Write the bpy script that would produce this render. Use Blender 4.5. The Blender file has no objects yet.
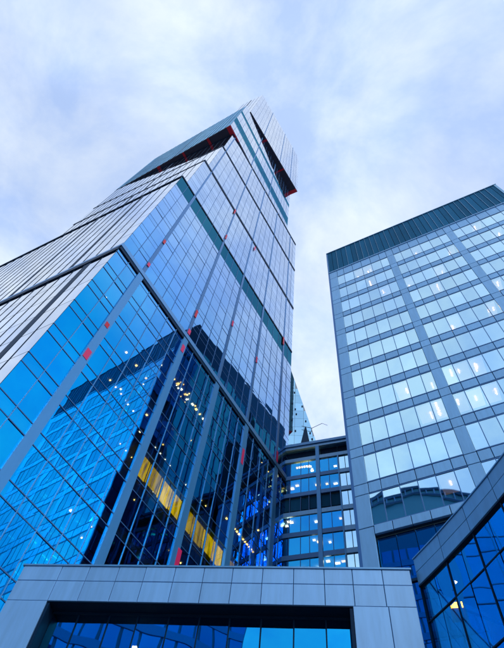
import bpy, math, random
from mathutils import Vector, Matrix
R = math.radians
random.seed(11)
scene = bpy.context.scene
col = scene.collection

# ------------------------------------------------------------------ camera, sky, sun, exposure
EYE = 1.6
cam_data = bpy.data.cameras.new('camera')
cam_data.sensor_fit = 'HORIZONTAL'
cam_data.sensor_width = 36.0
cam_data.lens = 36.0 * 546.5 / 504.0
cam_data.clip_start = 0.1
cam_data.clip_end = 6000
camera = bpy.data.objects.new('camera', cam_data)
col.objects.link(camera)
camera.location = (0, 0, EYE)
pitch, roll = R(62.085), R(10.1355)
fwd = Vector((0, math.cos(pitch), math.sin(pitch)))
up0 = Vector((0, -math.sin(pitch), math.cos(pitch)))
rt0 = Vector((1, 0, 0))
rt = rt0 * math.cos(roll) + up0 * math.sin(roll)
up = -rt0 * math.sin(roll) + up0 * math.cos(roll)
camera.rotation_euler = Matrix((rt, up, -fwd)).transposed().to_euler()
scene.camera = camera

SUN_AZ, SUN_EL = 165.0, 38.0
world = bpy.data.worlds.new('World')
scene.world = world
world.use_nodes = True
wn, wl = world.node_tree.nodes, world.node_tree.links
wn.clear()
w_out = wn.new('ShaderNodeOutputWorld')
sky = wn.new('ShaderNodeTexSky'); sky.sky_type = 'NISHITA'; sky.sun_disc = False
sky.sun_elevation = R(SUN_EL); sky.sun_rotation = R(SUN_AZ)
bg_sky = wn.new('ShaderNodeBackground'); bg_sky.inputs['Strength'].default_value = 0.15
wl.new(sky.outputs[0], bg_sky.inputs['Color'])
bg_cloud = wn.new('ShaderNodeBackground'); bg_cloud.inputs['Strength'].default_value = 1.0
# clouds: a flat deck seen in perspective (direction / height), soft noise
geo = wn.new('ShaderNodeTexCoord')
sep = wn.new('ShaderNodeSeparateXYZ'); wl.new(geo.outputs['Generated'], sep.inputs[0])
zz = wn.new('ShaderNodeMath'); zz.operation = 'MAXIMUM'; zz.inputs[1].default_value = 0.0
wl.new(sep.outputs['Z'], zz.inputs[0])
zp = wn.new('ShaderNodeMath'); zp.operation = 'ADD'; zp.inputs[1].default_value = 0.22
wl.new(zz.outputs[0], zp.inputs[0])
dx = wn.new('ShaderNodeMath'); dx.operation = 'DIVIDE'
dy = wn.new('ShaderNodeMath'); dy.operation = 'DIVIDE'
wl.new(sep.outputs['X'], dx.inputs[0]); wl.new(zp.outputs[0], dx.inputs[1])
wl.new(sep.outputs['Y'], dy.inputs[0]); wl.new(zp.outputs[0], dy.inputs[1])
cmb = wn.new('ShaderNodeCombineXYZ')
wl.new(dx.outputs[0], cmb.inputs[0]); wl.new(dy.outputs[0], cmb.inputs[1])
cmb.inputs[2].default_value = 0.37
n1 = wn.new('ShaderNodeTexNoise'); n1.inputs['Scale'].default_value = 2.6
n1.inputs['Detail'].default_value = 7; n1.inputs['Roughness'].default_value = 0.52
n1.inputs['Distortion'].default_value = 0.35
wl.new(cmb.outputs[0], n1.inputs['Vector'])
mr = wn.new('ShaderNodeMapRange'); mr.interpolation_type = 'SMOOTHSTEP'
mr.inputs['From Min'].default_value = 0.36; mr.inputs['From Max'].default_value = 0.66
mr.inputs['To Min'].default_value = 0.72; mr.inputs['To Max'].default_value = 1.0
wl.new(n1.outputs['Fac'], mr.inputs['Value'])
n2 = wn.new('ShaderNodeTexNoise'); n2.inputs['Scale'].default_value = 4.2; n2.inputs['Detail'].default_value = 9; n2.inputs['Roughness'].default_value = 0.6; n2.inputs['Distortion'].default_value = 0.25
wl.new(cmb.outputs[0], n2.inputs['Vector'])
cr = wn.new('ShaderNodeValToRGB')
cr.color_ramp.elements[0].position = 0.38; cr.color_ramp.elements[0].color = (0.43, 0.57, 0.88, 1)
cr.color_ramp.elements[1].position = 0.62; cr.color_ramp.elements[1].color = (0.71, 0.80, 0.93, 1)
wl.new(n2.outputs['Fac'], cr.inputs['Fac'])
wl.new(cr.outputs['Color'], bg_cloud.inputs['Color'])
mixw = wn.new('ShaderNodeMixShader')
wl.new(mr.outputs[0], mixw.inputs['Fac'])
wl.new(bg_sky.outputs[0], mixw.inputs[1]); wl.new(bg_cloud.outputs[0], mixw.inputs[2])
wl.new(mixw.outputs[0], w_out.inputs['Surface'])

sun_data = bpy.data.lights.new('sun', 'SUN')
sun_data.energy = 0.7; sun_data.angle = R(14); sun_data.color = (1.0, 0.99, 0.97)
sun = bpy.data.objects.new('sun', sun_data); col.objects.link(sun)
sd = Vector((math.sin(R(SUN_AZ)) * math.cos(R(SUN_EL)), math.cos(R(SUN_AZ)) * math.cos(R(SUN_EL)), math.sin(R(SUN_EL))))
sun.rotation_euler = sd.to_track_quat('Z', 'Y').to_euler()

scene.view_settings.view_transform = 'Standard'
scene.view_settings.look = 'None'
scene.view_settings.gamma = 1.0
scene.view_settings.exposure = 0.40
scene.view_settings.use_curve_mapping = False
scene.render.engine = 'CYCLES'
scene.render.resolution_x = 796; scene.render.resolution_y = 1024
scene.cycles.max_bounces = 6
scene.cycles.transparent_max_bounces = 10
scene.cycles.glossy_bounces = 4
scene.cycles.caustics_reflective = False
scene.cycles.sample_clamp_indirect = 6.0

# ------------------------------------------------------------------ materials
def new_mat(name):
    m = bpy.data.materials.new(name); m.use_nodes = True
    return m, m.node_tree.nodes, m.node_tree.links

def metal(name, colr, rough=0.4, metallic=0.5, var=0.12, grain=30.0, spec=0.5, streak=0.0):
    """painted / anodised cladding: each piece a slightly different tone, faint streaks"""
    m, n, l = new_mat(name)
    b = n['Principled BSDF']
    b.inputs['Metallic'].default_value = metallic
    b.inputs['Specular IOR Level'].default_value = spec
    oi = n.new('ShaderNodeObjectInfo')
    tc = n.new('ShaderNodeTexCoord')
    mp = n.new('ShaderNodeMapping'); mp.inputs['Scale'].default_value = (1, 1, 0.15)
    l.new(tc.outputs['Object'], mp.inputs[0])
    nz = n.new('ShaderNodeTexNoise'); nz.inputs['Scale'].default_value = grain * 0.1; nz.inputs['Detail'].default_value = 5
    l.new(mp.outputs[0], nz.inputs['Vector'])
    add = n.new('ShaderNodeMath'); add.operation = 'ADD'
    l.new(oi.outputs['Random'], add.inputs[0]); l.new(nz.outputs['Fac'], add.inputs[1])
    mr = n.new('ShaderNodeMapRange'); mr.inputs['From Min'].default_value = 0.2; mr.inputs['From Max'].default_value = 1.8
    mr.inputs['To Min'].default_value = 1 - var; mr.inputs['To Max'].default_value = 1 + var
    l.new(add.outputs[0], mr.inputs['Value'])
    vm = n.new('ShaderNodeVectorMath'); vm.operation = 'SCALE'
    vm.inputs[0].default_value = colr
    if streak:                                  # rain marks running down the sheet, its own pattern on each piece
        ms = n.new('ShaderNodeMapping'); ms.inputs['Scale'].default_value = (5.0, 5.0, 0.6)
        l.new(tc.outputs['Object'], ms.inputs['Vector']); l.new(oi.outputs['Location'], ms.inputs['Location'])
        ns_ = n.new('ShaderNodeTexNoise'); ns_.inputs['Scale'].default_value = 1.0; ns_.inputs['Detail'].default_value = 6; ns_.inputs['Roughness'].default_value = 0.62
        l.new(ms.outputs[0], ns_.inputs['Vector'])
        m3 = n.new('ShaderNodeMapRange'); m3.inputs['From Min'].default_value = 0.35; m3.inputs['From Max'].default_value = 0.62
        m3.inputs['To Min'].default_value = 1 - streak; m3.inputs['To Max'].default_value = 1.03
        l.new(ns_.outputs['Fac'], m3.inputs['Value'])
        mm = n.new('ShaderNodeMath'); mm.operation = 'MULTIPLY'
        l.new(mr.outputs[0], mm.inputs[0]); l.new(m3.outputs[0], mm.inputs[1]); l.new(mm.outputs[0], vm.inputs['Scale'])
    else:
        l.new(mr.outputs[0], vm.inputs['Scale'])
    l.new(vm.outputs[0], b.inputs['Base Color'])
    mr2 = n.new('ShaderNodeMapRange'); mr2.inputs['To Min'].default_value = rough - 0.08; mr2.inputs['To Max'].default_value = rough + 0.1
    l.new(nz.outputs['Fac'], mr2.inputs['Value']); l.new(mr2.outputs[0], b.inputs['Roughness'])
    return m

def glass(name, tint_n, tint_g, r0, trans, power=2.0, rough=0.012, wave=0.004, tintpow=1.6, vary=0.18, trange=None):
    """coated facade glass: blue-tinted mirror head on, pale mirror at grazing angles, rest see-through"""
    m, n, l = new_mat(name)
    out = n['Material Output']; n.remove(n['Principled BSDF'])
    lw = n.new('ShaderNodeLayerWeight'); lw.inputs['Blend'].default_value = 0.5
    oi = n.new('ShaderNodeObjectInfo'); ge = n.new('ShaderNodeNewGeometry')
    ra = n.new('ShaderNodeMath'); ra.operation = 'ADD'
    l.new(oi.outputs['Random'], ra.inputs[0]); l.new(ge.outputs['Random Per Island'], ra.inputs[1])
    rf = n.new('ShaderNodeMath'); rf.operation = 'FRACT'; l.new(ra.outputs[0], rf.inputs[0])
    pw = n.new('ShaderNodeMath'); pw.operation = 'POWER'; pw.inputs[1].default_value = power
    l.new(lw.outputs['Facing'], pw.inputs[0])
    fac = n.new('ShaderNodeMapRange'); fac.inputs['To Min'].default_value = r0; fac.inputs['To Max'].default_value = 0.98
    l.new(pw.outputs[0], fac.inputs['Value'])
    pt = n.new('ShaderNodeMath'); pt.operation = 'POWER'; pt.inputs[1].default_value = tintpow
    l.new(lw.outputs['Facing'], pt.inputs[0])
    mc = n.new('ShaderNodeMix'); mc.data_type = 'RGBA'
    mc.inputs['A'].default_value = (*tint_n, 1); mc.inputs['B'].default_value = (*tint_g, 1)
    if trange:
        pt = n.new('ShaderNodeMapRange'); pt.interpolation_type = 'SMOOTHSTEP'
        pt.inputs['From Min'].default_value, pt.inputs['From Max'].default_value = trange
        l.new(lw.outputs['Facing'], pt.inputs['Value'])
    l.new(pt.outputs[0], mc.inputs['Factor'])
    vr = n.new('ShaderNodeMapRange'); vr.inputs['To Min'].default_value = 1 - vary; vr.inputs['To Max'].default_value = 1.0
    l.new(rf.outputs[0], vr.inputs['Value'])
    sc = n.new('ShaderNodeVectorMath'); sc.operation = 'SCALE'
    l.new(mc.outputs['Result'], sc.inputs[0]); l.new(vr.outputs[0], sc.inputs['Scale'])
    gl = n.new('ShaderNodeBsdfGlossy'); gl.inputs['Roughness'].default_value = rough
    l.new(sc.outputs[0], gl.inputs['Color'])
    tr = n.new('ShaderNodeBsdfTransparent'); tr.inputs['Color'].default_value = (*trans, 1)
    # pillowing of the panes
    tc = n.new('ShaderNodeTexCoord')
    nz = n.new('ShaderNodeTexNoise'); nz.inputs['Scale'].default_value = 0.5; nz.inputs['Detail'].default_value = 1
    nz.noise_dimensions = '4D'
    l.new(tc.outputs['Object'], nz.inputs['Vector'])
    w = n.new('ShaderNodeMath'); w.operation = 'MULTIPLY'; w.inputs[1].default_value = 40
    l.new(rf.outputs[0], w.inputs[0]); l.new(w.outputs[0], nz.inputs['W'])
    bp = n.new('ShaderNodeBump'); bp.inputs['Strength'].default_value = 1.0; bp.inputs['Distance'].default_value = wave
    l.new(nz.outputs['Fac'], bp.inputs['Height']); l.new(bp.outputs[0], gl.inputs['Normal'])
    mx = n.new('ShaderNodeMixShader')
    l.new(fac.outputs[0], mx.inputs['Fac']); l.new(tr.outputs[0], mx.inputs[1]); l.new(gl.outputs[0], mx.inputs[2])
    l.new(mx.outputs[0], out.inputs['Surface'])
    return m

def lamp_mat(name, colr, strength):
    m, n, l = new_mat(name)
    b = n['Principled BSDF']
    b.inputs['Base Color'].default_value = (*colr, 1)
    b.inputs['Emission Color'].default_value = (*colr, 1)
    oi = n.new('ShaderNodeObjectInfo')
    mr = n.new('ShaderNodeMapRange'); mr.inputs['To Min'].default_value = strength * 0.4; mr.inputs['To Max'].default_value = strength * 1.3
    l.new(oi.outputs['Random'], mr.inputs['Value']); l.new(mr.outputs[0], b.inputs['Emission Strength'])
    m.cycles.emission_sampling = 'NONE'
    return m

def curtain_mat(name, colr, strength):
    """yellow blinds; light of lamps behind put in as patchy emission colour"""
    m, n, l = new_mat(name)
    b = n['Principled BSDF']
    tc = n.new('ShaderNodeTexCoord')
    oi0 = n.new('ShaderNodeObjectInfo')
    mp = n.new('ShaderNodeMapping'); mp.inputs['Scale'].default_value = (3.2, 1.0, 0.5)
    l.new(tc.outputs['Object'], mp.inputs['Vector']); l.new(oi0.outputs['Location'], mp.inputs['Location'])
    nz = n.new('ShaderNodeTexNoise'); nz.inputs['Scale'].default_value = 1.1; nz.inputs['Detail'].default_value = 5
    l.new(mp.outputs[0], nz.inputs['Vector'])
    ml = n.new('ShaderNodeMath'); ml.operation = 'MULTIPLY_ADD'; ml.inputs[1].default_value = 1.7; ml.inputs[2].default_value = -0.45
    l.new(nz.outputs['Fac'], ml.inputs[0])
    rp = n.new('ShaderNodeValToRGB')
    rp.color_ramp.elements[0].color = (colr[0] * 0.16, colr[1] * 0.15, colr[2] * 0.2, 1)
    rp.color_ramp.elements[1].position = 0.55; rp.color_ramp.elements[1].color = (*colr, 1)
    l.new(ml.outputs[0], rp.inputs['Fac'])
    l.new(rp.outputs[0], b.inputs['Base Color']); l.new(rp.outputs[0], b.inputs['Emission Color'])
    oi = n.new('ShaderNodeObjectInfo')
    mr = n.new('ShaderNodeMapRange'); mr.inputs['To Min'].default_value = strength * 0.3; mr.inputs['To Max'].default_value = strength * 1.1
    l.new(oi.outputs['Random'], mr.inputs['Value']); l.new(mr.outputs[0], b.inputs['Emission Strength'])
    m.cycles.emission_sampling = 'NONE'
    return m

def ground_mat():
    m, n, l = new_mat('paving')
    b = n['Principled BSDF']; b.inputs['Roughness'].default_value = 0.75
    tc = n.new('ShaderNodeTexCoord')
    br = n.new('ShaderNodeTexBrick'); br.inputs['Scale'].default_value = 1.0
    br.inputs['Brick Width'].default_value = 0.8; br.inputs['Row Height'].default_value = 0.8; br.offset = 0.0
    br.inputs['Mortar Size'].default_value = 0.01
    br.inputs['Color1'].default_value = (0.20, 0.20, 0.21, 1); br.inputs['Color2'].default_value = (0.25, 0.25, 0.255, 1)
    br.inputs['Mortar'].default_value = (0.07, 0.07, 0.07, 1)
    l.new(tc.outputs['Object'], br.inputs['Vector'])
    l.new(br.outputs['Color'], b.inputs['Base Color'])
    return m

M = {}
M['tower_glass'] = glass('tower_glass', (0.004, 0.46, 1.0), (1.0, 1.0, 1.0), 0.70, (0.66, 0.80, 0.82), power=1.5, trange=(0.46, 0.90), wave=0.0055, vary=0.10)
M['tower_side_glass'] = glass('tower_side_glass', (0.80, 0.90, 1.0), (1.0, 1.0, 1.0), 0.85, (0.3, 0.45, 0.6), power=1.2, tintpow=1.0, vary=0.10)
M['tower_teal_glass'] = glass('tower_teal_glass', (0.08, 0.22, 0.32), (0.30, 0.52, 0.68), 0.7, (0.05, 0.1, 0.14))
M['tower_dark_glass'] = glass('tower_dark_glass', (0.01, 0.14, 0.20), (0.08, 0.32, 0.45), 0.55, (0.02, 0.05, 0.06))
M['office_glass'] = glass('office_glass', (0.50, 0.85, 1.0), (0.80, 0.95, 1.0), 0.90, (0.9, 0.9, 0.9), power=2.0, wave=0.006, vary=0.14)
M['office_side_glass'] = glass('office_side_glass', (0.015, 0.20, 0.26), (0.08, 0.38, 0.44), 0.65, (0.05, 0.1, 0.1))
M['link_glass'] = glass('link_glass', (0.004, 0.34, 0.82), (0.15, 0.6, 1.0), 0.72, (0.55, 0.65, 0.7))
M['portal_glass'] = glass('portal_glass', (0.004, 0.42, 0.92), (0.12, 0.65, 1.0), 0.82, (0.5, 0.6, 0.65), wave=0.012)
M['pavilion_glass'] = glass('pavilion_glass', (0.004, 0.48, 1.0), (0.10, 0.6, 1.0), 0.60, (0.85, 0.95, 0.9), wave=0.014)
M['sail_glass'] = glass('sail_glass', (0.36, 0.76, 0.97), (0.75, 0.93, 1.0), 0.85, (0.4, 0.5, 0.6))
M['pier'] = metal('pier_cladding', (0.07, 0.31, 0.64), 0.42, 0.3)
M['pier_slim'] = metal('slim_pier_cladding', (0.05, 0.20, 0.46), 0.42, 0.3)
M['mullion'] = metal('mullion_metal', (0.035, 0.15, 0.38), 0.45, 0.3)
M['mullion_light'] = metal('mullion_light_metal', (0.08, 0.30, 0.62), 0.4, 0.3)
M['seam'] = metal('seam_metal', (0.006, 0.035, 0.085), 0.5, 0.0, spec=0.1)
M['ledge'] = metal('ledge_metal', (0.12, 0.36, 0.70), 0.4, 0.3)
M['soffit'] = metal('soffit_panel', (0.03, 0.03, 0.06), 0.6, 0.1)
M['red'] = metal('red_panel_paint', (0.70, 0.012, 0.04), 0.5, 0.0)
M['pink'] = metal('pink_red_paint', (0.85, 0.03, 0.16), 0.5, 0.0)
M['interior'] = metal('interior_wall', (0.05, 0.12, 0.15), 0.8, 0.0)
M['slab'] = metal('floor_slab', (0.14, 0.24, 0.28), 0.8, 0.0)
M['clad'] = metal('office_cladding', (0.18, 0.43, 0.72), 0.38, 0.30, var=0.10, streak=0.07)
M['clad_dark'] = metal('roof_louvre_panel', (0.016, 0.125, 0.25), 0.7, 0.0, var=0.3, spec=0.04)
M['fin'] = metal('roof_fin', (0.16, 0.40, 0.62), 0.4, 0.3)
M['joint'] = metal('joint_backing', (0.012, 0.05, 0.11), 0.6, 0.0, spec=0.08)
M['portal'] = metal('portal_cladding', (0.20, 0.46, 0.80), 0.45, 0.15, var=0.10, streak=0.10)
M['fascia'] = metal('fascia_cladding', (0.11, 0.34, 0.62), 0.42, 0.25, var=0.12, streak=0.10)
M['frame'] = metal('dark_frame', (0.005, 0.028, 0.07), 0.5, 0.0, spec=0.06)
M['lamp'] = lamp_mat('lamp_white', (1.0, 0.86, 0.60), 11.0)
M['lamp_warm'] = lamp_mat('lamp_warm', (1.0, 0.58, 0.14), 11.0)
M['lamp_office'] = lamp_mat('lamp_office', (1.0, 0.74, 0.40), 11.0)
M['blind'] = curtain_mat('yellow_blind', (0.95, 0.55, 0.004), 3.6)
M['lit_ceiling'] = lamp_mat('lit_ceiling', (1.0, 0.76, 0.52), 1.1)
M['sign'] = lamp_mat('sign_yellow', (1.0, 0.50, 0.01), 22.0)
M['stone'] = metal('pale_stone', (0.30, 0.36, 0.42), 0.7, 0.0)
M['ground'] = ground_mat()
M['antenna'] = metal('antenna_metal', (0.12, 0.12, 0.16), 0.5, 0.3)

# ------------------------------------------------------------------ helpers
def azdir(a): return Vector((math.sin(R(a)), math.cos(R(a)), 0))
def pol(a, d, z=0.0): v = azdir(a) * d; v.z = z; return v

_mesh_cache = {}
def box_mesh(w, d, h, bevel=0.0, mat=None):
    """box of width w (x), depth d (y, from 0 to +d inward), height h, origin at front bottom left"""
    key = ('b', round(w, 3), round(d, 3), round(h, 3), round(bevel, 4), mat.name if mat else '')
    if key in _mesh_cache: return _mesh_cache[key]
    me = bpy.data.meshes.new('box')
    open_back = mat is not None and mat.name.endswith('_glass')
    if bevel <= 0:
        v = [(0, 0, 0), (w, 0, 0), (w, d, 0), (0, d, 0), (0, 0, h), (w, 0, h), (w, d, h), (0, d, h)]
        f = [(0, 3, 2, 1), (4, 5, 6, 7), (0, 1, 5, 4), (1, 2, 6, 5), (2, 3, 7, 6), (3, 0, 4, 7)]
    else:
        b = bevel
        v = [(b, 0, b), (w - b, 0, b), (w - b, 0, h - b), (b, 0, h - b),
             (0, b, 0), (w, b, 0), (w, b, h), (0, b, h),
             (0, d, 0), (w, d, 0), (w, d, h), (0, d, h)]
        f = [(0, 1, 2, 3), (0, 4, 5, 1), (1, 5, 6, 2), (2, 6, 7, 3), (3, 7, 4, 0),
             (4, 8, 9, 5), (5, 9, 10, 6), (6, 10, 11, 7), (7, 11, 8, 4), (8, 11, 10, 9)]
    if open_back: f = [(0, 1, 5, 4), (0, 3, 2, 1), (4, 5, 6, 7), (1, 2, 6, 5), (3, 0, 4, 7)]
    me.from_pydata(v, [], f); me.update()
    if mat: me.materials.append(mat)
    _mesh_cache[key] = me
    return me

def thing(name, label, cat, loc, group=None):
    o = bpy.data.objects.new(name, None); col.objects.link(o)
    o.empty_display_size = 1.0
    o.location = loc; o['label'] = label; o['category'] = cat
    if group: o['group'] = group
    return o

def wmat(o):
    m = o.matrix_parent_inverse @ Matrix.LocRotScale(o.location, o.rotation_euler, o.scale)
    return wmat(o.parent) @ m if o.parent else Matrix.LocRotScale(o.location, o.rotation_euler, o.scale)
def adopt(o, parent):
    """child keeps its world placement"""
    o.parent = parent
    o.matrix_parent_inverse = wmat(parent).inverted()

class Face:
    """a vertical facade: origin, heading azimuth; the outside is on the right of the heading"""
    def __init__(self, O, az):
        self.O = Vector((O[0], O[1], 0)); self.az = az
        self.d = azdir(az); self.n = Vector((self.d.y, -self.d.x, 0)); self.rot = R(90 - az)
    def P(self, s, o, z): return self.O + self.d * s + self.n * o + Vector((0, 0, z))
    def hit_az(self, a):
        """s where the facade line crosses azimuth a seen from the camera"""
        e = azdir(a); det = self.d.x * e.y - self.d.y * e.x
        return (-self.O.x * e.y + self.O.y * e.x) / det

def part(name, parent, face, s0, s1, z0, z1, o_out, depth, mat, bevel=0.0, tilt=0.0, roots=None):
    """box on a facade: from s0..s1, z0..z1, front at o_out (outward), going inward by depth"""
    me = box_mesh(s1 - s0, depth, z1 - z0, bevel, mat)
    o = bpy.data.objects.new(name, me); col.objects.link(o)
    adopt(o, parent)
    o.location = face.P(s0, o_out, z0)
    if tilt: o.rotation_euler = (random.gauss(0, tilt), 0, face.rot + random.gauss(0, tilt))
    else: o.rotation_euler = (0, 0, face.rot)
    return o

class MB:
    def __init__(self): self.v, self.f = [], []
    def box(self, face, s0, s1, z0, z1, o_out, depth, jitter=0.0):
        k = len(self.v)
        j = [random.gauss(0, jitter) for _ in range(4)] if jitter else [0] * 4
        for i, (s, z) in enumerate(((s0, z0), (s1, z0), (s1, z1), (s0, z1))): self.v.append(face.P(s, o_out + j[i], z))
        for i, (s, z) in enumerate(((s0, z0), (s1, z0), (s1, z1), (s0, z1))): self.v.append(face.P(s, o_out - depth + j[i], z))
        self.f += [tuple(k + q for q in t) for t in ((0, 1, 2, 3), (0, 4, 5, 1), (1, 5, 6, 2), (2, 6, 7, 3), (3, 7, 4, 0))]
    def prism(self, pts, z0, z1):
        """vertical prism over a counter-clockwise plan polygon"""
        k = len(self.v); n = len(pts)
        for p in pts: self.v.append(Vector((p[0], p[1], z0)))
        for p in pts: self.v.append(Vector((p[0], p[1], z1)))
        self.f.append(tuple(k + i for i in reversed(range(n)))); self.f.append(tuple(k + n + i for i in range(n)))
        for i in range(n):
            j = (i + 1) % n; self.f.append((k + i, k + j, k + n + j, k + n + i))
    def bar(self, a, b, r):
        a, b = Vector(a), Vector(b); d = (b - a).normalized()
        x = d.orthogonal().normalized() * r; y = d.cross(x).normalized() * r
        k = len(self.v)
        for p in (a, b):
            for q in (x + y, -x + y, -x - y, x - y): self.v.append(p + q)
        self.f += [tuple(k + q for q in t) for t in ((0, 1, 2, 3), (7, 6, 5, 4), (0, 4, 5, 1), (1, 5, 6, 2), (2, 6, 7, 3), (3, 7, 4, 0))]
    def build(self, name, mat, parent=None, loc=None):
        me = bpy.data.meshes.new(name)
        L = self.v[0].copy() if parent else Vector(loc or (0, 0, 0))
        me.from_pydata([tuple(Vector(p) - L) for p in self.v], [], self.f); me.update()
        me.materials.append(mat)
        o = bpy.data.objects.new(name, me); col.objects.link(o)
        if parent: adopt(o, parent)
        o.location = L
        return o

U = 0.676                                   # plan unit of the far buildings (one storey = 3.9 m)
def Z(z): return EYE + (z - EYE) * U

# ------------------------------------------------------------------ ground
g = MB(); g.v = [Vector((-1500, -1500, 0)), Vector((1500, -1500, 0)), Vector((1500, 1500, 0)), Vector((-1500, 1500, 0))]; g.f = [(0, 1, 2, 3)]
go = g.build('ground', M['ground']); go['kind'] = 'structure'

# ------------------------------------------------------------------ the big glass tower
C = pol(-34.4, 36 * U)
AR, AL = 39.2, 125.0                         # headings of its right hand and left hand faces
tower = thing('glass_tower', 'tallest building, blue mirrored glass tower of stacked shifted blocks with red soffits', 'skyscraper', C)
dr, dl = azdir(39.2), azdir(-55.0)
rest = {'tower_teal_glass': MB(), 'tower_glass': MB(), 'tower_side_glass': MB(), 'tower_dark_glass': MB()}

TS = [0, 2.4, 5, 7.6, 9.95, 12.3, 14.65, 16.95, 19.25, 21.55, 23.8, 26.1, 28.4, 30.7, 33, 35.35, 37.85, 40.35, 42.85, 45.35, 47.4, 49.5]
PIERS = (5, 16.95, 26.1, 35.35, 45.35)
WR = 49.5

def core(corner, aR, wR, aL, wL, z0, z1, inset, name, mat):
    """opaque core of a block behind its glass"""
    d1, d2 = azdir(aR), azdir(aL)
    p0 = corner + (d1 + d2) * inset
    p1 = corner + d1 * (wR - inset) + d2 * inset
    p2 = corner + d1 * (wR - inset) + d2 * wL
    p3 = corner + d1 * inset + d2 * wL
    m = MB(); m.prism([p0, p1, p2, p3], z0, z1)
    return m.build(name, mat, tower)

def slabs(corner, aR, wR, aL, wL, zs, th, name, mat, parent, inset=0.25):
    for z in zs:
        d1, d2 = azdir(aR), azdir(aL)
        p0 = corner + (d1 + d2) * inset; p1 = corner + d1 * (wR - inset) + d2 * inset
        p2 = p1 + d2 * (wL - inset); p3 = p0 + d2 * (wL - inset)
        m = MB(); m.prism([p0, p1, p2, p3], z - th, z); m.build(name, mat, parent)

def glaze_parts(blk, face, ts, zs, sp, glassm, indiv=True, skip=None, off=0.0, name='glass_pane', tilt=0.004, spand=True):
    """vision pane and spandrel pane for every cell"""
    for (z0, z1) in zs:
        for a, b in zip(ts[:-1], ts[1:]):
            if b - a < 0.1: continue
            zb, zt = z0 + 0.02, z1 - sp
            if indiv:
                part(name, blk, face, a + .03, b - .03, zb + .03, zt - .03, off, 0.015, M[glassm], tilt=tilt)
            else:
                rest[glassm].box(face, a + .03, b - .03, zb + .03, zt - .03, off, 0.012, jitter=0.002)
            if spand:
                rest[glassm].box(face, a + .04, b - .04, zt + .04, z1 - .02, off, 0.012, jitter=0.002)

def frame_parts(blk, face, ts, piers, zs, sp, z0, z1, mw, md, pw, pd, light='mullion', transom='mullion', pier='pier', th=0.035, to=0.03):
    for t in ts[1:-1]:
        if any(abs(t - p) < 0.02 for p in piers):
            part('pier', blk, face, t - pw / 2, t + pw / 2, z0, z1, pd, pd + 0.25, M[pier])
        else:
            part('mullion', blk, face, t - mw / 2, t + mw / 2, z0, z1, md, md + 0.12, M[light])
    for (a, b) in zs:
        part('transom', blk, face, ts[0], ts[-1], a - th, a + th, to, to + 0.06, M[transom])
        if sp > 0.2:
            part('transom', blk, face, ts[0], ts[-1], b - sp - th, b - sp + th, to, to + 0.06, M[transom])

FR = Face(C, AR)
ts = [t * U for t in TS]; ps = [t * U for t in PIERS]
LW = 62 * U
def left_face(corner, aL, length):           # heading towards the corner, outside on its right
    e = corner + azdir(aL) * length
    return Face(e, aL + 180)
def left_grid(length, corner_bay=5.0, step=2.35):
    g = [length]; k = 0
    g.append(length - 2.4 * U); g.append(length - 5 * U)
    while g[-1] > step * U * 1.3: g.append(g[-1] - step * U)
    g.append(0.0)
    return sorted(g)
# --- block 1: ground to 73.6
z1top = 73.6; p1 = 5.85
zs1 = []
z = z1top
while z > 4:
    zs1.append((Z(z - p1), Z(z))); z -= p1
zs1.append((0.0, Z(z)))
vis = [q for q in zs1 if q[1] > Z(28)]; low = [q for q in zs1 if q[1] <= Z(28)]
sp1 = 1.6 * U
BL1 = core(C, AR, 49.3 * U, -55, LW - .3, 0.0, Z(z1top) - .05, 5.2, 'lower_block', M['interior'])
glaze_parts(BL1, FR, ts, vis, sp1, 'tower_glass')
glaze_parts(BL1, FR, ts, low, sp1, 'tower_glass', indiv=False)
frame_parts(BL1, FR, ts, ps, zs1, sp1, 0.0, Z(z1top), 0.06, 0.05, 0.72, 0.14, light='mullion_light')
FL = left_face(C, -55.0, LW)
lg = left_grid(LW)
glaze_parts(BL1, FL, lg, zs1, 0.0, 'tower_side_glass', indiv=False, spand=False)
frame_parts(BL1, FL, lg, [lg[-3]], [], 0, 0.0, Z(z1top), 0.035, 0.035, 0.8, 0.03, pier='seam', light='seam')
slabs(C, AR, WR * U, -55, LW, [b for a, b in zs1], 0.7, 'floor_slab', M['slab'], BL1)
# --- block 2: 73.6 .. 112.2 + dark mechanical storey to 119
zb = z1top; p2 = (112.2 - 73.6 - 1.0) / 7
zs2 = [(Z(zb + 1.0 + p2 * i), Z(zb + 1.0 + p2 * (i + 1))) for i in range(7)]
sp2 = 1.5 * U
BL2 = core(C, AR, 49.3 * U, -55, LW - .3, Z(zb) + .02, Z(119), 0.35, 'middle_block', M['interior'])
glaze_parts(BL2, FR, ts, zs2, sp2, 'tower_glass', tilt=0.003)
frame_parts(BL2, FR, ts, ps, zs2, sp2, Z(zb), Z(119), 0.055, 0.03, 0.40, 0.08, pier='pier_slim', th=0.028, to=0.012)
part('seam', BL2, FR, 0, WR * U, Z(73.1), Z(73.9), 0.12, 0.4, M['seam'])
part('ledge', BL2, FR, -0.1, WR * U, Z(73.9), Z(74.9), 0.17, 0.4, M['ledge'])
part('seam', BL2, FL, 0, LW, Z(72.4), Z(73.9), 0.12, 0.4, M['seam'])
part('ledge', BL2, FL, 0, LW + .1, Z(73.9), Z(74.8), 0.10, 0.4, M['ledge'])
for a, b in zip(ts[:-1], ts[1:]):
    rest['tower_dark_glass'].box(FR, a + .04, b - .04, Z(112.3), Z(118.9), 0.0, 0.04, jitter=.003)
glaze_parts(BL2, FL, lg, zs2 + [(Z(112.2), Z(119))], 0.0, 'tower_side_glass', indiv=False, spand=False)
frame_parts(BL2, FL, lg, [lg[-5], lg[-10]], [], 0, Z(zb), Z(119), 0.035, 0.035, 0.5, 0.03, pier='seam', light='seam')
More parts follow.
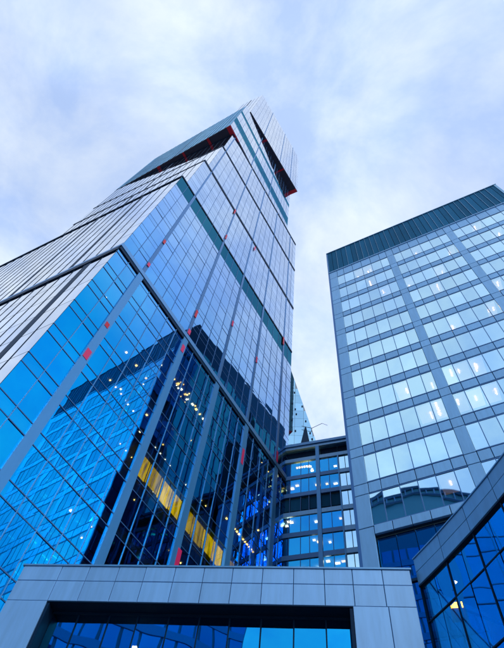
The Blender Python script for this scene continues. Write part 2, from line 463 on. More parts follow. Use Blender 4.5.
part('seam', BL2, FR, 0.0, WR * U, Z(118.7), Z(119.3), 0.08, 0.4, M['seam'])
part('seam', BL2, FL, 0, LW, Z(118.3), Z(119.3), 0.12, 0.4, M['seam'])
# --- block 3: 119 .. 200 in three lifts, set back on the left
def upper_block(corner, aR, wR, aL, wL, z0, z1, n, grid, piers, seam=True, dark_rows=(), side='tower_side_glass', pier_w=0.26):
    fr = Face(corner, aR); fl = left_face(corner, aL, wL)
    h = (z1 - z0) / n
    zs = [(Z(z0 + h * i), Z(z0 + h * (i + 1))) for i in range(n)]
    blk = core(corner, aR, wR - .2, aL, wL - .3, Z(z0) + .02, Z(z1) - .02, 0.35, 'upper_block', M['interior'])
    for i, q in enumerate(zs):
        gm = 'tower_dark_glass' if i in dark_rows else 'tower_glass'
        glaze_parts(blk, fr, grid, [q], sp2, gm, indiv=False)
    frame_parts(blk, fr, grid, piers, zs, sp2, Z(z0), Z(z1), 0.045, 0.025, pier_w, 0.06, pier='pier_slim', th=0.022, to=0.008)
    lgr = left_grid(wL)
    glaze_parts(blk, fl, lgr, zs, 0.0, side, indiv=False, spand=False)
    frame_parts(blk, fl, lgr, [lgr[len(lgr) // 2]], [], 0, Z(z0), Z(z1), 0.035, 0.035, 0.5, 0.03, pier='seam', light='seam')
    if seam:
        part('seam', blk, fr, 0, wR, Z(z1 - 0.7), Z(z1 + 0.45), 0.08, 0.4, M['seam'])
        part('seam', blk, fl, 0, wL, Z(z1 - 0.7), Z(z1 + 0.45), 0.06, 0.35, M['seam'])
    return fr, fl
def grid_from(t0, t1):
    g = [t0] + [t for t in TS if t0 + 1.0 < t < t1 - 1.0] + [t1]
    return [(t - t0) * U for t in g], [(p - t0) * U for p in PIERS if t0 + 1 < p < t1 - 1]
for (t0, za, zb_, n, al) in ((1.6, 119.3, 144.0, 5, -55.3), (3.2, 144.5, 173.3, 6, -55.8), (3.6, 173.8, 199.4, 5, -56.2)):
    cn = C + dr * (t0 * U)
    gr, pr = grid_from(t0, WR)
    f_tmp = Face(cn, al); wl_ = f_tmp.hit_az(-44.4)
    upper_block(cn, AR, (WR - t0) * U, al, wl_, za, zb_, n, gr, pr)
# roof terraces of the set backs are closed by the blocks' own cores
# --- block 4: turned, overhanging on the left
C4 = pol(-33.2, 35.5 * U)
A4R, A4L = 36.9, -52.5
f4 = Face(C4, A4R); w4 = f4.hit_az(6.1)
f4l = Face(C4, A4L); w4l = f4l.hit_az(-44.5)
g4 = [i * w4 / 20 for i in range(21)]
b4r, b4l = upper_block(C4, A4R, w4, A4L, w4l, 200.0, 262.0, 12, g4, [g4[7], g4[13]], dark_rows=(2, 3, 7), seam=False, side='tower_teal_glass')
# --- block 5: turned back, overhanging on the right
C5 = pol(-28.5, 36.4 * U)
A5R, A5L = 41.2, -57.0
f5 = Face(C5, A5R); w5 = f5.hit_az(9.15)
g5 = [i * w5 / 18 for i in range(19)]
b5r, b5l = upper_block(C5, A5R, w5, A5L, Face(C5, A5L).hit_az(-36.5), 262.5, 346.0, 14, g5, [g5[5], g5[11], g5[15]], seam=False)
# red-edged dark soffits under the two overhangs
def soffit(corner, aR, wR, aL, wL, z, th, name):
    d1, d2 = azdir(aR), azdir(aL)
    p = [corner, corner + d1 * wR, corner + d1 * wR + d2 * wL, corner + d2 * wL]
    m = MB(); m.prism(p, z - th, z); return m.build(name, M['soffit'], tower)
soffit(C4 + azdir(A4L) * .05 + azdir(A4R) * .05, A4R, w4 - .1, A4L, w4l - .1, Z(200.0), 0.5, 'soffit')
soffit(C5 + azdir(A5L) * .05 + azdir(A5R) * .05, A5R, w5 - .1, A5L, 8, Z(262.4), 0.5, 'soffit')
def soffit_strip(corner, aR, aL, r0, r1, l0, l1, z, mat, name):
    d1, d2 = azdir(aR), azdir(aL)
    p = [corner + d1 * r0 + d2 * l0, corner + d1 * r1 + d2 * l0, corner + d1 * r1 + d2 * l1, corner + d1 * r0 + d2 * l1]
    m = MB(); m.prism(p, z - 0.62, z - 0.1); m.build(name, mat, tower)
zs4, zs5 = Z(200.0), Z(262.4)
soffit_strip(C4, A4R, A4L, 0.05, 4.2, 0.05, 1.1, zs4, M['red'], 'red_soffit_panel')
for l0, w in ((6.0, .6), (13.0, .5), (20.0, .8)):
    soffit_strip(C4, A4R, A4L, 0.05, 3.0, l0, l0 + w, zs4, M['red'], 'red_soffit_panel')
soffit_strip(C5, A5R, A5L, w5 - 1.2, w5 - .06, 0.05, 6.0, zs5, M['red'], 'red_soffit_panel')
for r0, w in ((9.2, .7), (19.6, .5)):
    soffit_strip(C5, A5R, A5L, r0, r0 + w, 0.05, 4.0, zs5, M['red'], 'red_soffit_panel')
# red marks on the piers
for (t, z, h, w, m_) in ((4.95, 57.2, 1.4, .6, 'red'), (4.95, 49.9, 2.4, .72, 'pink'), (5.0, 87.3, 2.2, .5, 'red'), (5.0, 77.0, 1.6, .5, 'pink'),
                         (16.95, 80.6, 3.4, .5, 'red'), (16.95, 74.9, 2.0, .6, 'pink'), (16.95, 69.4, 2.6, .62, 'pink'), (26.1, 93, 2.8, .45, 'pink'),
                         (35.35, 93, 3.0, .45, 'pink'), (35.35, 63.6, 4.8, .55, 'pink'), (45.35, 73.2, 5.2, .5, 'pink'), (26.6, 38.3, 4.4, .66, 'pink'),
                         (16.95, 120.5, 4.0, .4, 'red'), (16.6, 140.0, 5.0, .4, 'red'), (27.5, 138.5, 4.0, .4, 'pink'), (45.0, 115.0, 5.0, .6, 'red')):
    part('red_panel', BL1 if z < 72 else BL2, FR, t * U - w * .33, t * U + w * .33, Z(z + h * .15), Z(z + h * .85), 0.17, 0.04, M[m_])
for nm, mb in rest.items():
    ob = mb.build({'tower_teal_glass': 'teal_glazing', 'tower_glass': 'upper_glazing', 'tower_side_glass': 'side_glazing', 'tower_dark_glass': 'dark_glazing'}[nm], M[nm], tower)
    ob['kind'] = 'stuff'
# yellow blinds of the lit storey
for i, (a, b) in enumerate(zip(TS[:-1], TS[1:])):
    if 16.5 < a < 42:
        za = 44.6 + random.uniform(.9, 1.3); zt = 48.5
        part('yellow_blind', BL1, FR, a * U + .06, b * U - .06, Z(za), Z(zt), -0.35, 0.05, M['blind'])
# ceiling lamps behind the glass of the lower storeys
def ceil_lamp(parent, face, s, o, z, w, d, mat, h=0.06):
    part('ceiling_lamp', parent, face, s - w / 2, s + w / 2, z - h, z, o + d / 2, d, M[mat])
for k in range(58):
    a, b = random.choice(vis[:8])
    s = random.uniform(1.5, 47) * U
    if s < 15 * U and random.random() < .4: continue
    dep, gapx, mt, wd = random.uniform(.6, 2.6), random.choice([.75, 1.5]), random.choice(['lamp', 'lamp_warm', 'lamp_warm']), random.uniform(.07, .17)
    for q in range(random.choice([1, 1, 2, 3, 4])):
        if s + q * gapx < 49 * U: ceil_lamp(BL1, FR, s + q * gapx, -dep, b - 0.72, wd, wd, mt)
for k in range(14):                           # the string of warm lights near the far end
    ceil_lamp(BL1, FR, (36 + k * .55) * U, -1.0, Z(56.05) - .72, random.uniform(.1, .22), .16, 'lamp_warm')
for k in range(10):
    ceil_lamp(BL1, FR, (18 + k * 1.0) * U, -1.2, Z(67.75) - .72, random.uniform(.12, .3), .2, random.choice(['lamp_warm', 'lamp']))

# ------------------------------------------------------------------ the office building on the right
CB = pol(18.5, 42.5 * U)
AB = 124.8
office = thing('office_building', 'grey-blue panelled office slab on the right with rows of lit windows', 'office building', CB)
FB = Face(CB, AB)
WB, DB = 36.36 * U, 46 * U
HB = Z(115.85)
FBS = Face(CB + azdir(34.8) * DB, 214.8)      # its side towards the tower
m = MB(); back = azdir(34.8)
def plan(x0, x1, y0, y1): return [FB.P(x0, -y0, 0), FB.P(x1, -y0, 0), FB.P(x1, -y1, 0), FB.P(x0, -y1, 0)]
m.prism(plan(3.2, WB - .1, 3.2, DB - .1), 0.0, Z(104.8)); m.build('core_wall', M['interior'], office)
m = MB(); m.prism(plan(.12, WB - .05, .12, DB - .05), Z(104.9), HB - .1); m.build('plant_room', M['joint'], office)
bays = [(1.65, 11.65), (12.95, 22.95), (24.25, 34.25)]
cuts = []
for a, b in bays:
    e = [a, a + 1.35] + [a + 1.35 + 1.825 * i for i in range(1, 5)] + [b]
    cuts.append([x * U for x in e])
rows = [(101.5 - 5.76 * k - 4.1, 101.5 - 5.76 * k) for k in range(11)]
# floor slabs
osl = []
for k in range(12):
    zt = 101.5 - 5.76 * k
    m = MB(); m.prism(plan(.3, WB - .2, .35, 3.3), Z(zt + .15), Z(zt + 1.5)); osl.append(m.build('floor_slab', M['slab'], office))
lit = {(0, 2): 1, (0, 3): 1, (1, 3): 1, (2, 4): 1, (0, 8): 1, (1, 11): 1, (2, 6): 1, (2, 9): 1, (5, 8): 1, (5, 11): 1, (1, 15): 1, (0, 14): 1, (7, 3): 1, (7, 5): 1, (7, 6): 1,
       (7, 8): 1, (8, 4): 1, (8, 5): 1, (8, 6): 1, (8, 7): 1, (8, 8): 1, (10, 4): 1, (3, 8): 1, (4, 12): 1, (6, 14): 1, (7, 7): 1}
gap = 0.022
for r, (za, zb_) in enumerate(rows):
    for bi, e in enumerate(cuts):
        for ci, (a, b) in enumerate(zip(e[:-1], e[1:])):
            w = part('window', office, FB, a, b, Z(za), Z(zb_), -0.015, 0.03, M['office_glass'], tilt=0.002)
            if ci < len(e) - 2: part('mullion', w, FB, b - .03, b + .03, Z(za), Z(zb_), 0.005, 0.08, M['mullion'])
            part('sill', w, FB, a + .002, b - .002, Z(za) - .06, Z(za) + .03, 0.05, 0.12, M['mullion'])
            part('cladding_panel', office, FB, a + gap, b - gap, Z(zb_ + .12), Z(zb_ + 5.76 - 4.1 - .12) if r > 0 else Z(104.8), 0.03, 0.12, M['clad'], bevel=0.02)
            if (r, bi * 6 + ci) in lit:
                part('lit_ceiling_panel', osl[r], FB, a + .06, b - .06, Z(zb_ + .1), Z(zb_ + .1) + .03, -.12, 1.9, M['lit_ceiling'])
                for q in range(random.choice([1, 1, 2])):
                    ceil_lamp(osl[r], FB, a + (b - a) * random.uniform(.2, .8), -random.uniform(.7, 1.5), Z(zb_ + .1) - .01, random.uniform(.06, .14), random.uniform(.35, .9), 'lamp_office')
        part('window_head', office, FB, e[0], e[-1], Z(zb_) - .03, Z(zb_) + .05, 0.01, 0.1, M['mullion'])
# piers: stacked panels
pier_x = [(0, 1.65), (11.65, 12.95), (22.95, 24.25), (34.25, 36.36)]
zc = [Z(104.8)] + [Z(v) for r in rows for v in (r[1] + .12 - .06, r[0] - .1)]
lev = sorted({Z(104.8), *[Z(r[1] + .06) for r in rows], *[Z(r[0] - .1) for r in rows]})
for (a, b) in pier_x:
    for z0, z1 in zip(lev[:-1], lev[1:]):
        part('pier_panel', office, FB, a * U + gap, b * U - gap, z0 + gap, z1 - gap, 0.033, 0.13, M['clad'], bevel=0.02)
    part('pier_panel', office, FB, a * U + gap, b * U - gap, Z(24), lev[0] - gap, 0.033, 0.13, M['clad'], bevel=0.02)
    part('pier_panel', office, FB, a * U + gap, b * U - gap, 0.0, Z(24) - .04, 0.033, 0.13, M['clad'], bevel=0.02)
# dark joint layer behind the panels (solid only where panels are)
for k in range(len(rows)):
    zb_ = rows[k][1]
    part('joint_backing', office, FB, 0.02, WB - .02, Z(zb_ + .1), Z(zb_ + 1.58) if k > 0 else Z(104.7), -0.1, 0.2, M['joint'])
for (a, b) in pier_x:
    part('joint_backing', office, FB, a * U + .03, b * U - .03, 0.0, Z(104.6), -0.105, 0.2, M['joint'])
# band under the windows, then the tall dark lobby glazing
e0, e1 = 1.65 * U, 34.25 * U
nb = 18
for i in range(nb):
    a, b = e0 + (e1 - e0) * i / nb, e0 + (e1 - e0) * (i + 1) / nb
    part('cladding_panel', office, FB, a + gap, b - gap, Z(38.7), Z(39.75), 0.075, 0.17, M['clad'], bevel=0.02)
    for z0, z1 in ((33.4, 38.6), (28, 33.4), (20, 28), (8, 20)):
        part('lobby_pane', office, FB, a + .02, b - .02, Z(z0) + .02, Z(z1) - .02, -0.3, 0.05, M['link_glass'], tilt=.002)
part('joint_backing', office, FB, e0, e1, Z(38.7), Z(39.75), -0.1, 0.2, M['joint'])
part('lobby_transom', office, FB, e0, e1, Z(33.3), Z(33.55), -0.2, 0.2, M['frame'])
# dark roof storey with fins
nf = 34
for i in range(nf):
    a, b = WB * i / nf, WB * (i + 1) / nf
    part('louvre_panel', office, FB, a + .03, b - .03, Z(105.0), HB - .1, 0.03, 0.14, M['clad_dark'])
    if i % 2 == 0 or random.random() < .25:
        part('roof_fin', office, FB, a - .016, a + .016, Z(104.9), HB, 0.12, 0.16, M['fin'])
q = MB()                                      # sloping roof mass, added unseen to raise the outline mirrored in the tower
for x in (.2, WB - 1.5):
    for y, z in ((.45, HB - .05), (3.7, HB + 7.4), (DB - .3, HB + 7.4), (DB - .3, HB - .05)): q.v.append(FB.P(x, -y, z))
q.f = [(3, 2, 1, 0), (4, 5, 6, 7), (0, 1, 5, 4), (1, 2, 6, 5), (2, 3, 7, 6), (3, 0, 4, 7)]
q.build('added_roof_mass', M['clad_dark'], office)
part('parapet_cap', office, FB, -.08, WB + .08, HB, HB + .12, 0.16, 0.5, M['fin'])
part('roof_end_panel', office, FB, WB - .25, WB + .02, Z(104.95), HB - .02, 0.11, 0.5, M['fin'])
part('band_ledge', office, FB, -.02, WB + .02, Z(104.65), Z(104.95), 0.12, 0.25, M['clad'])
# side wall facing the tower: dark glass with thin piers
ns = 20
side = MB()
for i in range(ns):
    a, b = DB * i / ns, DB * (i + 1) / ns
    for k in range(20):
        z0, z1 = HB * k / 20, HB * (k + 1) / 20
        side.box(FBS, a + .04, b - .04, z0 + .05, z1 - .05, 0.0, .05, jitter=.003)
    part('mullion', office, FBS, b - .06, b + .06, 0.0, HB, .10, .2, M['mullion'])
ob = side.build('side_glazing', M['office_side_glass'], office); ob['kind'] = 'stuff'
part('side_backing', office, FBS, 0.1, DB - .2, 0, HB - .15, -0.12, 0.2, M['interior'])
# far flank and back wall of the slab
FBE = Face(FB.P(WB, 0, 0), 34.8); part('flank_wall', office, FBE, 0.25, DB, 0, HB - .1, 0.0, 0.3, M['clad'])
FBK = Face(FB.P(WB, -DB, 0), 304.8); part('back_wall', office, FBK, 0.05, WB - .3, 0, HB - .12, 0.02, 0.3, M['clad'])

# ------------------------------------------------------------------ link building between the two
KO = pol(18.3, 66 * U)
FK = Face(KO, 115.0)
link = thing('link_building', 'low blue glazed building squeezed between the tall tower and the office slab', 'building', FK.P(-12 * U, 0, 0))
LO, HI = -16.0 * U, 6.0 * U
ZT = Z(82.4)
m = MB(); m.prism([FK.P(LO, -3.2, 0), FK.P(HI, -3.2, 0), FK.P(HI, -12, 0), FK.P(LO, -12, 0)], 0, ZT - .1); m.build('core_wall', M['interior'], link)
m = MB(); m.prism([FK.P(LO, -.25, 0), FK.P(HI, -.25, 0), FK.P(HI, -11.9, 0), FK.P(LO, -11.9, 0)], Z(81.3), Z(82.3)); m.build('roof_slab', M['mullion_light'], link)
part('parapet_cap', link, FK, LO, HI, Z(81.9), ZT + .1, 0.25, 0.6, M['ledge'])
part('cornice_band', link, FK, LO, HI, Z(81.2), Z(81.9) - .01, 0.1, 0.3, M['clad'])
for a, b in ((-16, -5.75), (-5.1, -1.9), (-1.9, 6)):
    part('roof_vent_strip', link, FK, a * U + .03, b * U - .03, Z(78.7), Z(81.15), -0.5, 0.1, M['frame'])
part('cornice_band', link, FK, LO, HI, Z(77.8), Z(78.65), 0.12, 0.4, M['clad'])
lev = [77.6 - 4.15 * k for k in range(13)]
gx = [-16, -14.1, -12.2, -10.35, -8.5, -7.1, -5.75]
gx2 = [-5.1, -3.5, -1.9]
for k, zt in enumerate(lev):
    zb_ = zt - 4.15
    dark = k in (2, 6)
    for arr in (gx, gx2):
        for a, b in zip(arr[:-1], arr[1:]):
            mm = M['clad_dark'] if dark else M['link_glass']
            part('louvre_pane' if dark else 'glass_pane', link, FK, a * U + .03, b * U - .03, Z(zb_ + 1.0) if not dark else Z(zb_ + 1.6), Z(zt) - .05, -0.02 if not dark else -.25, 0.05, mm, tilt=.001)
        for x in arr[1:-1]:
            part('mullion', link, FK, x * U - .03, x * U + .03, Z(zb_ + 1.0), Z(zt), 0.03, .1, M['mullion'])
        part('spandrel', link, FK, arr[0] * U, arr[-1] * U, Z(zb_ + .1), Z(zb_ + .95), 0.05, 0.2, M['pier_slim'] if not dark else M['clad'])
    m = MB(); m.prism([FK.P(LO + .1, -.3, 0), FK.P(HI - .1, -.3, 0), FK.P(HI - .1, -3.3, 0), FK.P(LO + .1, -3.3, 0)], Z(zb_), Z(zb_ + .7)); m.build('floor_slab', M['slab'], link)
    # right hand strip: pale punched windows in panels
    part('window', link, FK, -1.65 * U, 0.05 * U, Z(zt - 3.15), Z(zt), -0.06, 0.05, M['office_glass'], tilt=.002)
    part('mullion', link, FK, -.62 * U - .03, -.62 * U + .03, Z(zt - 3.15), Z(zt), 0.0, .12, M['joint'])
    part('cladding_panel', link, FK, -1.85 * U, HI, Z(zt - 4.13), Z(zt - 3.2), 0.08, 0.2, M['clad'], bevel=.02)
    part('pier_panel', link, FK, .1 * U, HI, Z(zt - 3.17), Z(zt) - .02, 0.08, 0.2, M['clad'], bevel=.02)
part('column', link, FK, -5.75 * U, -5.1 * U, 0, Z(81.1), 0.16, 0.5, M['pier'])
part('column', link, FK, -1.9 * U, -1.68 * U, 0, Z(77.8), 0.14, 0.4, M['pier'])
for k in range(26):
    r = random.choice([0, 0, 1, 1, 3, 3, 4, 5])
    ceil_lamp(link, FK, random.uniform(-12, -2.2) * U, -random.uniform(.4, 1.4), Z(lev[r]) - .12, random.uniform(.2, .5), .25, random.choice(['lamp', 'lamp', 'lamp_warm']))
for k in range(6): ceil_lamp(link, FK, (-9.4 + k * .45) * U, -.6, Z(lev[0]) - .12, .2, .25, 'lamp_warm')

# ------------------------------------------------------------------ pale wedge tower behind the link building
DS = 92.0
FS = Face(pol(13.5, DS), 100.0)
sail = thing('wedge_tower', 'pale cyan glass tower with slanted edge and small dark vents behind link building', 'tower', FS.P(-8, 0, 0))
def sail_pt(a, e):
    s = FS.hit_az(a); P = FS.P(s, 0, 0); return s, EYE + Vector((P.x, P.y, 0)).length * math.tan(R(e))
s1, zA = sail_pt(13.5, 50.6); s0, zB = sail_pt(9.3, 57.5)
slope = (zB - zA) / (s0 - s1)
sl, sr = s0 - 6.0, s1 + 3.0
outline = [(sl, 0), (sr, 0), (sr, zA + slope * (sr - s1)), (sl, zA + slope * (sl - s1))]
mb = MB()
for o in (0.0, -14.0):
    for s, z in outline: mb.v.append(FS.P(s, o - .1, z))
mb.f = [(0, 1, 2, 3), (7, 6, 5, 4), (0, 4, 5, 1), (1, 5, 6, 2), (2, 6, 7, 3), (3, 7, 4, 0)]
mb.build('body', M['stone'], sail)
z = 90.0
while z < outline[3][1] - 1:
    h = 3.6
    a = sl
    while a < sr:
        b = a + 2.4
        # the slanted edge limits the pane
        lim = min(b, s1 + (z + h - zA) / slope)
        lim2 = min(b, s1 + (z - zA) / slope)
        if lim - a > .3:
            q = MB(); k = [(a + .03, z + .03), (lim2 - .03, z + .03), (lim - .03, z + h - .03), (a + .03, z + h - .03)]
            for o in (0.0, -.05):
                for s, zz_ in k: q.v.append(FS.P(s, o, zz_))
            q.f = [(0, 1, 2, 3), (7, 6, 5, 4), (0, 4, 5, 1), (1, 5, 6, 2), (2, 6, 7, 3), (3, 7, 4, 0)]
            q.build('glass_pane', M['sail_glass'], sail)
        a = b
    z += h
for a, e in ((9.9, 55.4), (10.1, 53.7), (10.3, 53.2), (9.6, 52.6), (11.3, 54.0), (10.2, 51.5), (11.9, 52.5), (12.6, 51.3), (12.9, 50.7), (9.5, 54.3)):
    s, zv = sail_pt(a, e)
    part('vent', sail, FS, s - .2, s + .2, zv - .33, zv + .33, 0.12, 0.2, M['frame'])
q = MB(); sa, za = sail_pt(11.75, 51.9); zb_ = za - 7
for o in (0.15, -.1):
    for s, zz_ in ((sa - 1.1, zb_), (sa + 1.3, zb_), (sa + .35, za), (sa, za)): q.v.append(FS.P(s, o, zz_))
q.f = [(0, 1, 2, 3), (7, 6, 5, 4), (0, 4, 5, 1), (1, 5, 6, 2), (2, 6, 7, 3), (3, 7, 4, 0)]
q.build('pointed_opening', M['frame'], sail)
q = MB(); s_, z_ = sail_pt(12.6, 51.7)
q.bar(FS.P(s_ - 2.2, .6, z_ + .5), FS.P(s_ + .4, .6, z_ - .3), .06); q.bar(FS.P(s_ + .4, .6, z_ - .3), FS.P(s_ + 3.2, .8, z_ + 1.7), .06)
q.bar(FS.P(s_ + .4, .6, z_ - .3), FS.P(s_ + .4, -1.0, z_ - 1.6), .07); q.bar(FS.P(s_ + 3.2, .8, z_ + 1.7), FS.P(s_ + 4.6, .8, z_ + .9), .045)
q.build('davit_arm', M['antenna'], sail)

# ------------------------------------------------------------------ entrance portal
K = 0.875
PR = pol(24.0, 16 / math.cos(R(10)) * K)
FP = Face(PR - azdir(104.0) * (13.54 * K), 104.0)
portal = thing('entrance_portal', 'lavender-grey panelled entrance frame across the bottom with blue glass below', 'portal', FP.P(6, 0, 0))
def zp_(z): return EYE + (z - EYE) * K
W = 13.54 * K
ZTOP, ZMID, ZBOT = zp_(14.31), zp_(13.73), zp_(12.97)
LEGL, LEGR = 1.45 * K, W - 1.97 * K
js = [0.0, 1.45, 2.48] + [13.54 + v for v in (-9.98, -9.0, -7.95, -6.93, -5.93, -4.9, -3.85, -2.83, -1.9)] + [12.62, 13.54]
js = sorted(v * K for v in js)
DEP = 3.0
m = MB()
m.prism([FP.P(.03, -.05, 0), FP.P(W - .03, -.05, 0), FP.P(W - .03, -DEP, 0), FP.P(.03, -DEP, 0)], ZBOT + .02, ZTOP - .03); m.build('beam_core', M['joint'], portal)
for a, b in ((.03, LEGL - .02), (LEGR + .02, W - .03)):
    m = MB(); m.prism([FP.P(a, -.05, 0), FP.P(b, -.05, 0), FP.P(b, -DEP, 0), FP.P(a, -DEP, 0)], 0, ZBOT + .02); m.build('leg_core', M['joint'], portal)
g2 = .008
for a, b in zip(js[:-1], js[1:]):
    part('cladding_panel', portal, FP, a + g2, b - g2, ZMID + g2, ZTOP, 0.03 + random.gauss(0, .0015), .07, M['portal'], bevel=.008, tilt=.0012)
    part('cladding_panel', portal, FP, a + g2, b - g2, ZBOT, ZMID - g2, 0.03 + random.gauss(0, .0015), .07, M['portal'], bevel=.008, tilt=.0012)
zl = [ZBOT - 1.55 * i for i in range(8)]
for z1, z0 in zip(zl[:-1], zl[1:]):
    z0 = max(z0, 0)
    for a, b in ((0, LEGL), (LEGR, (W + LEGR) / 2 + .1), ((W + LEGR) / 2 + .1, W)):
        part('cladding_panel', portal, FP, a + g2, b - g2, z0 + g2, z1 - g2, 0.03, .07, M['portal'], bevel=.008, tilt=.0012)
part('top_coping', portal, FP, -.04, W + .04, ZTOP + .005, ZTOP + .06, .06, DEP, M['fascia'])
# recessed glazing: dark soffit, head frame and jambs
part('soffit', portal, FP, LEGL, LEGR, ZBOT - .03, ZBOT - .004, .02, .5, M['frame'])
part('head_frame', portal, FP, LEGL, LEGR, ZBOT - .10, ZBOT - .035, -.42, .12, M['frame'])
part('jamb', portal, FP, LEGR - .09, LEGR - .005, 0, ZBOT - .05, -.0, .5, M['frame'])
part('jamb', portal, FP, LEGL + .005, LEGL + .09, 0, ZBOT - .05, -.0, .5, M['frame'])
gxs = [LEGL + .09] + [v for v in js if LEGL + .5 < v < LEGR - .5] + [LEGR - .09]
for a, b in zip(gxs[:-1], gxs[1:]):
    for z0, z1 in ((ZBOT - 3.6, ZBOT - .1), (ZBOT - 7.2, ZBOT - 3.65), (0.1, ZBOT - 7.25)):
        part('glass_pane', portal, FP, a + .015, b - .015, z0, z1, -.47, .03, M['portal_glass'], tilt=.002)
for x in gxs[1:-1]:
    part('mullion', portal, FP, x - .02, x + .02, 0, ZBOT - .1, -.45, .12, M['frame'])
m = MB(); m.prism([FP.P(LEGL, -2.6, 0), FP.P(LEGR, -2.6, 0), FP.P(LEGR, -2.9, 0), FP.P(LEGL, -2.9, 0)], 0, ZBOT); m.build('back_wall', M['interior'], portal)
for (x, z, w, mt) in ((1.9, 1.5, .22, 'lamp_warm'), (2.1, .9, .3, 'lamp_warm'), (3.4, 1.0, .16, 'lamp'), (3.9, .7, .2, 'lamp'), (4.3, .9, .16, 'lamp'), (2.4, 2.4, .2, 'lamp_warm'), (8.3, .8, .12, 'lamp')):
    ceil_lamp(portal, FP, x, -1.0, ZBOT - z, w, .2, mt, h=.05)

# ------------------------------------------------------------------ curved pavilion on the right
S0 = pol(24.7, 16.35 * K)
heads = []
P = Vector((S0.x, S0.y, 0)); h = 163.0
pts = [P.copy()]; hd = []
seg = 0.62
for i in range(26):
    hd.append(h); P = P + azdir(h) * seg; pts.append(P.copy()); h += 0.95
pav = thing('curved_pavilion', 'curved glass pavilion with grey panelled fascia rising at the lower right corner', 'pavilion', pts[8])
FT, FM, FBm = zp_(14.78), zp_(14.28), zp_(13.80)
roofpts = [p.copy() for p in pts]
inner = [p + Vector((-azdir(a + 90).x, -azdir(a + 90).y, 0)) * 4.0 for p, a in zip(pts, hd + [h])]
m = MB(); m.prism(list(reversed([p - azdir(a + 90) * .12 for p, a in zip(pts, hd + [h])])) + inner, FBm + .05, FT - .05); m.build('roof_slab', M['joint'], pav)
for i in range(26):
    f = Face(pts[i], hd[i])
    if i % 2 == 0 and i < 25:
        f2 = Face(pts[i], hd[i] + .5)
        L2 = (pts[i + 2] - pts[i]).length
        for z0, z1 in ((FBm, FM - .006), (FM + .006, FT)):
            part('fascia_panel', pav, f2, .008, L2 - .008, z0, z1, .02, .08, M['fascia'], bevel=.008, tilt=.001)
        part('coping', pav, f2, 0, L2, FT + .004, FT + .04, .05, .3, M['fascia'])
    for z0, z1 in ((zp_(12.55), FBm - .06), (zp_(10.6), zp_(12.55)), (zp_(8.6), zp_(10.6)), (zp_(5.0), zp_(8.6)), (0.05, zp_(5.0))):
        part('glass_pane', pav, f, .012, seg - .012, z0 + .03, z1 - .03, -.06, .03, M['pavilion_glass'], tilt=.003)
    for zt in (12.55, 10.6, 8.6, 5.0):
        part('transom', pav, f, 0, seg, zp_(zt) - .018, zp_(zt) + .018, -.04, .08, M['frame'])
    if i % 2 == 0:
        part('mullion', pav, f, -.014, .014, 0, FBm, -.03, .10, M['frame'])
    part('fascia_underside', pav, f, 0, seg, FBm - .05, FBm - .01, .015, .2, M['frame'])
m = MB(); m.prism([p for p in reversed([p - azdir(a + 90) * 2.2 for p, a in zip(pts, hd + [h])])] + [p - azdir(a + 90) * 2.5 for p, a in zip(pts, hd + [h])], 0, FBm); m.build('inner_wall', metal('teal_wall', (0.06, 0.22, 0.24), .7, 0.0), pav)

# lantern behind the pavilion glass
def on_pav(a, o):
    for i in range(26):
        f = Face(pts[i], hd[i]); s = f.hit_az(a)
        if -1e-6 <= s <= seg + 1e-6:
            return f, s
    return Face(pts[5], hd[5]), 0.0
fL, _ = on_pav(28.5, 0); fL = Face(fL.P(0, -.55, 0), fL.az); sL = fL.hit_az(28.5)
def z_at(face, s, o, e): P = face.P(s, o, 0); return EYE + Vector((P.x, P.y, 0)).length * math.tan(R(e))
zL = z_at(fL, sL, .2, 34.7)
lan = thing('wall_lantern', 'small bronze lantern with glowing yellow face behind the curved glass wall', 'lantern', fL.P(sL, .1, zL - .35))
fN = Face(fL.P(sL, .12, 0), 112.0)
part('housing', lan, fN, -.19, .18, zL - .34, zL + .15, .08, .15, metal('bronze', (0.30, 0.16, 0.09), .6, 0.0), bevel=.02)
part('lit_face', lan, fN, -.16, .15, zL - .04, zL + .12, .09, .012, M['sign'])
part('louvre', lan, fN, -.16, .15, zL + .03, zL + .036, .097, .008, M['frame'])
part('bracket', lan, fN, -.03, .03, zL + .15, zL + .2, .05, .10, M['frame'])
part('bracket', lan, fL, sL - .03, sL + .03, zL + .02, zL + .06, .10, 1.8, M['frame'])
fl2, _ = on_pav(28.9, 0); fl2 = Face(fl2.P(0, -.55, 0), fl2.az); sl2 = fl2.hit_az(28.9)
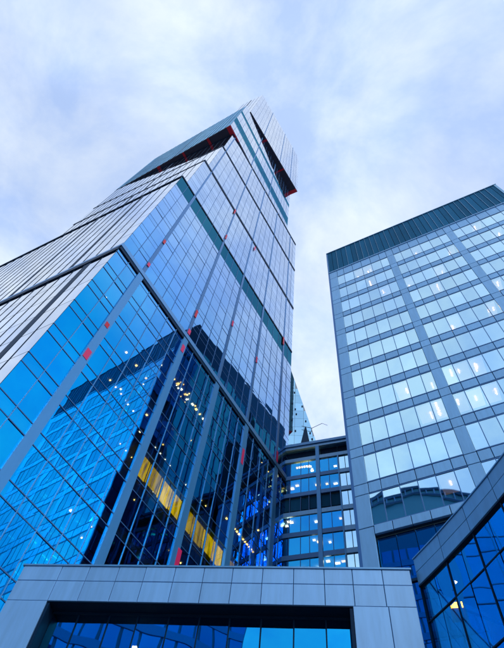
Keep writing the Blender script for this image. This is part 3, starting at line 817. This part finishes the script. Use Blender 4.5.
zl2 = z_at(fl2, sl2, .1, 36.7)
sp_ = thing('spot_lamp', 'small white lit lamp above the yellow lantern', 'lamp', fl2.P(sl2, .1, zl2))
part('housing', sp_, fl2, sl2 - .08, sl2 + .08, zl2, zl2 + .05, .15, .16, M['frame'], bevel=.01)
part('lit_face', sp_, fl2, sl2 - .04, sl2 + .04, zl2 - .025, zl2 - .002, .12, .08, M['lamp'])

# ------------------------------------------------------------------ round-topped block behind the viewer, seen only as a reflection
QO = Vector((-23.9, -46.7, 0)); AQ = -47.0
FQ = Face(QO, AQ)
vault = thing('round_topped_block', 'blue glass block with arched roof, seen mirrored in the lower office windows', 'building', QO)
WQ, HQ, RISE = 46.0, 94.8, 12.0
def arch(s): u = (s - WQ / 2) / (WQ / 2); return HQ + RISE * (1 - u * u)
nq = 17
mb = MB(); top = [(WQ * i / 24, arch(WQ * i / 24)) for i in range(25)]
ol = [(0, 0), (WQ, 0)] + list(reversed(top))
for o in (-.1, -26.0):
    for s, z in ol: mb.v.append(FQ.P(s, o, z))
n_ = len(ol)
mb.f.append(tuple(range(n_))); mb.f.append(tuple(n_ + i for i in reversed(range(n_))))
for i in range(n_): j = (i + 1) % n_; mb.f.append((i, n_ + i, n_ + j, j))
mb.build('body', metal('vault_body', (0.03, 0.24, 0.42), .5, .0), vault)
mb = MB()
for (s, z), (s2, z2) in zip(top[:-1], top[1:]):
    mb.bar(FQ.P(s, .3, z), FQ.P(s2, .3, z2), .35); mb.bar(FQ.P(s, .3, z - 2.2), FQ.P(s2, .3, z2 - 2.2), .2)
    mb.bar(FQ.P(s, .3, z - 2.2), FQ.P(s, .3, z), .15)
mb.build('arched_rim', M['pier_slim'], vault)
for k in range(20):
    part('floor_band', vault, FQ, .2, WQ - .2, 6 + k * 4.2, 7.2 + k * 4.2, .15, .3, M['pier'])
for i in range(nq):
    part('window_strip', vault, FQ, WQ * i / nq + .2, WQ * (i + 1) / nq - .2, 3, 90, .02, .1, M['link_glass'])
print('objects', len(bpy.data.objects))
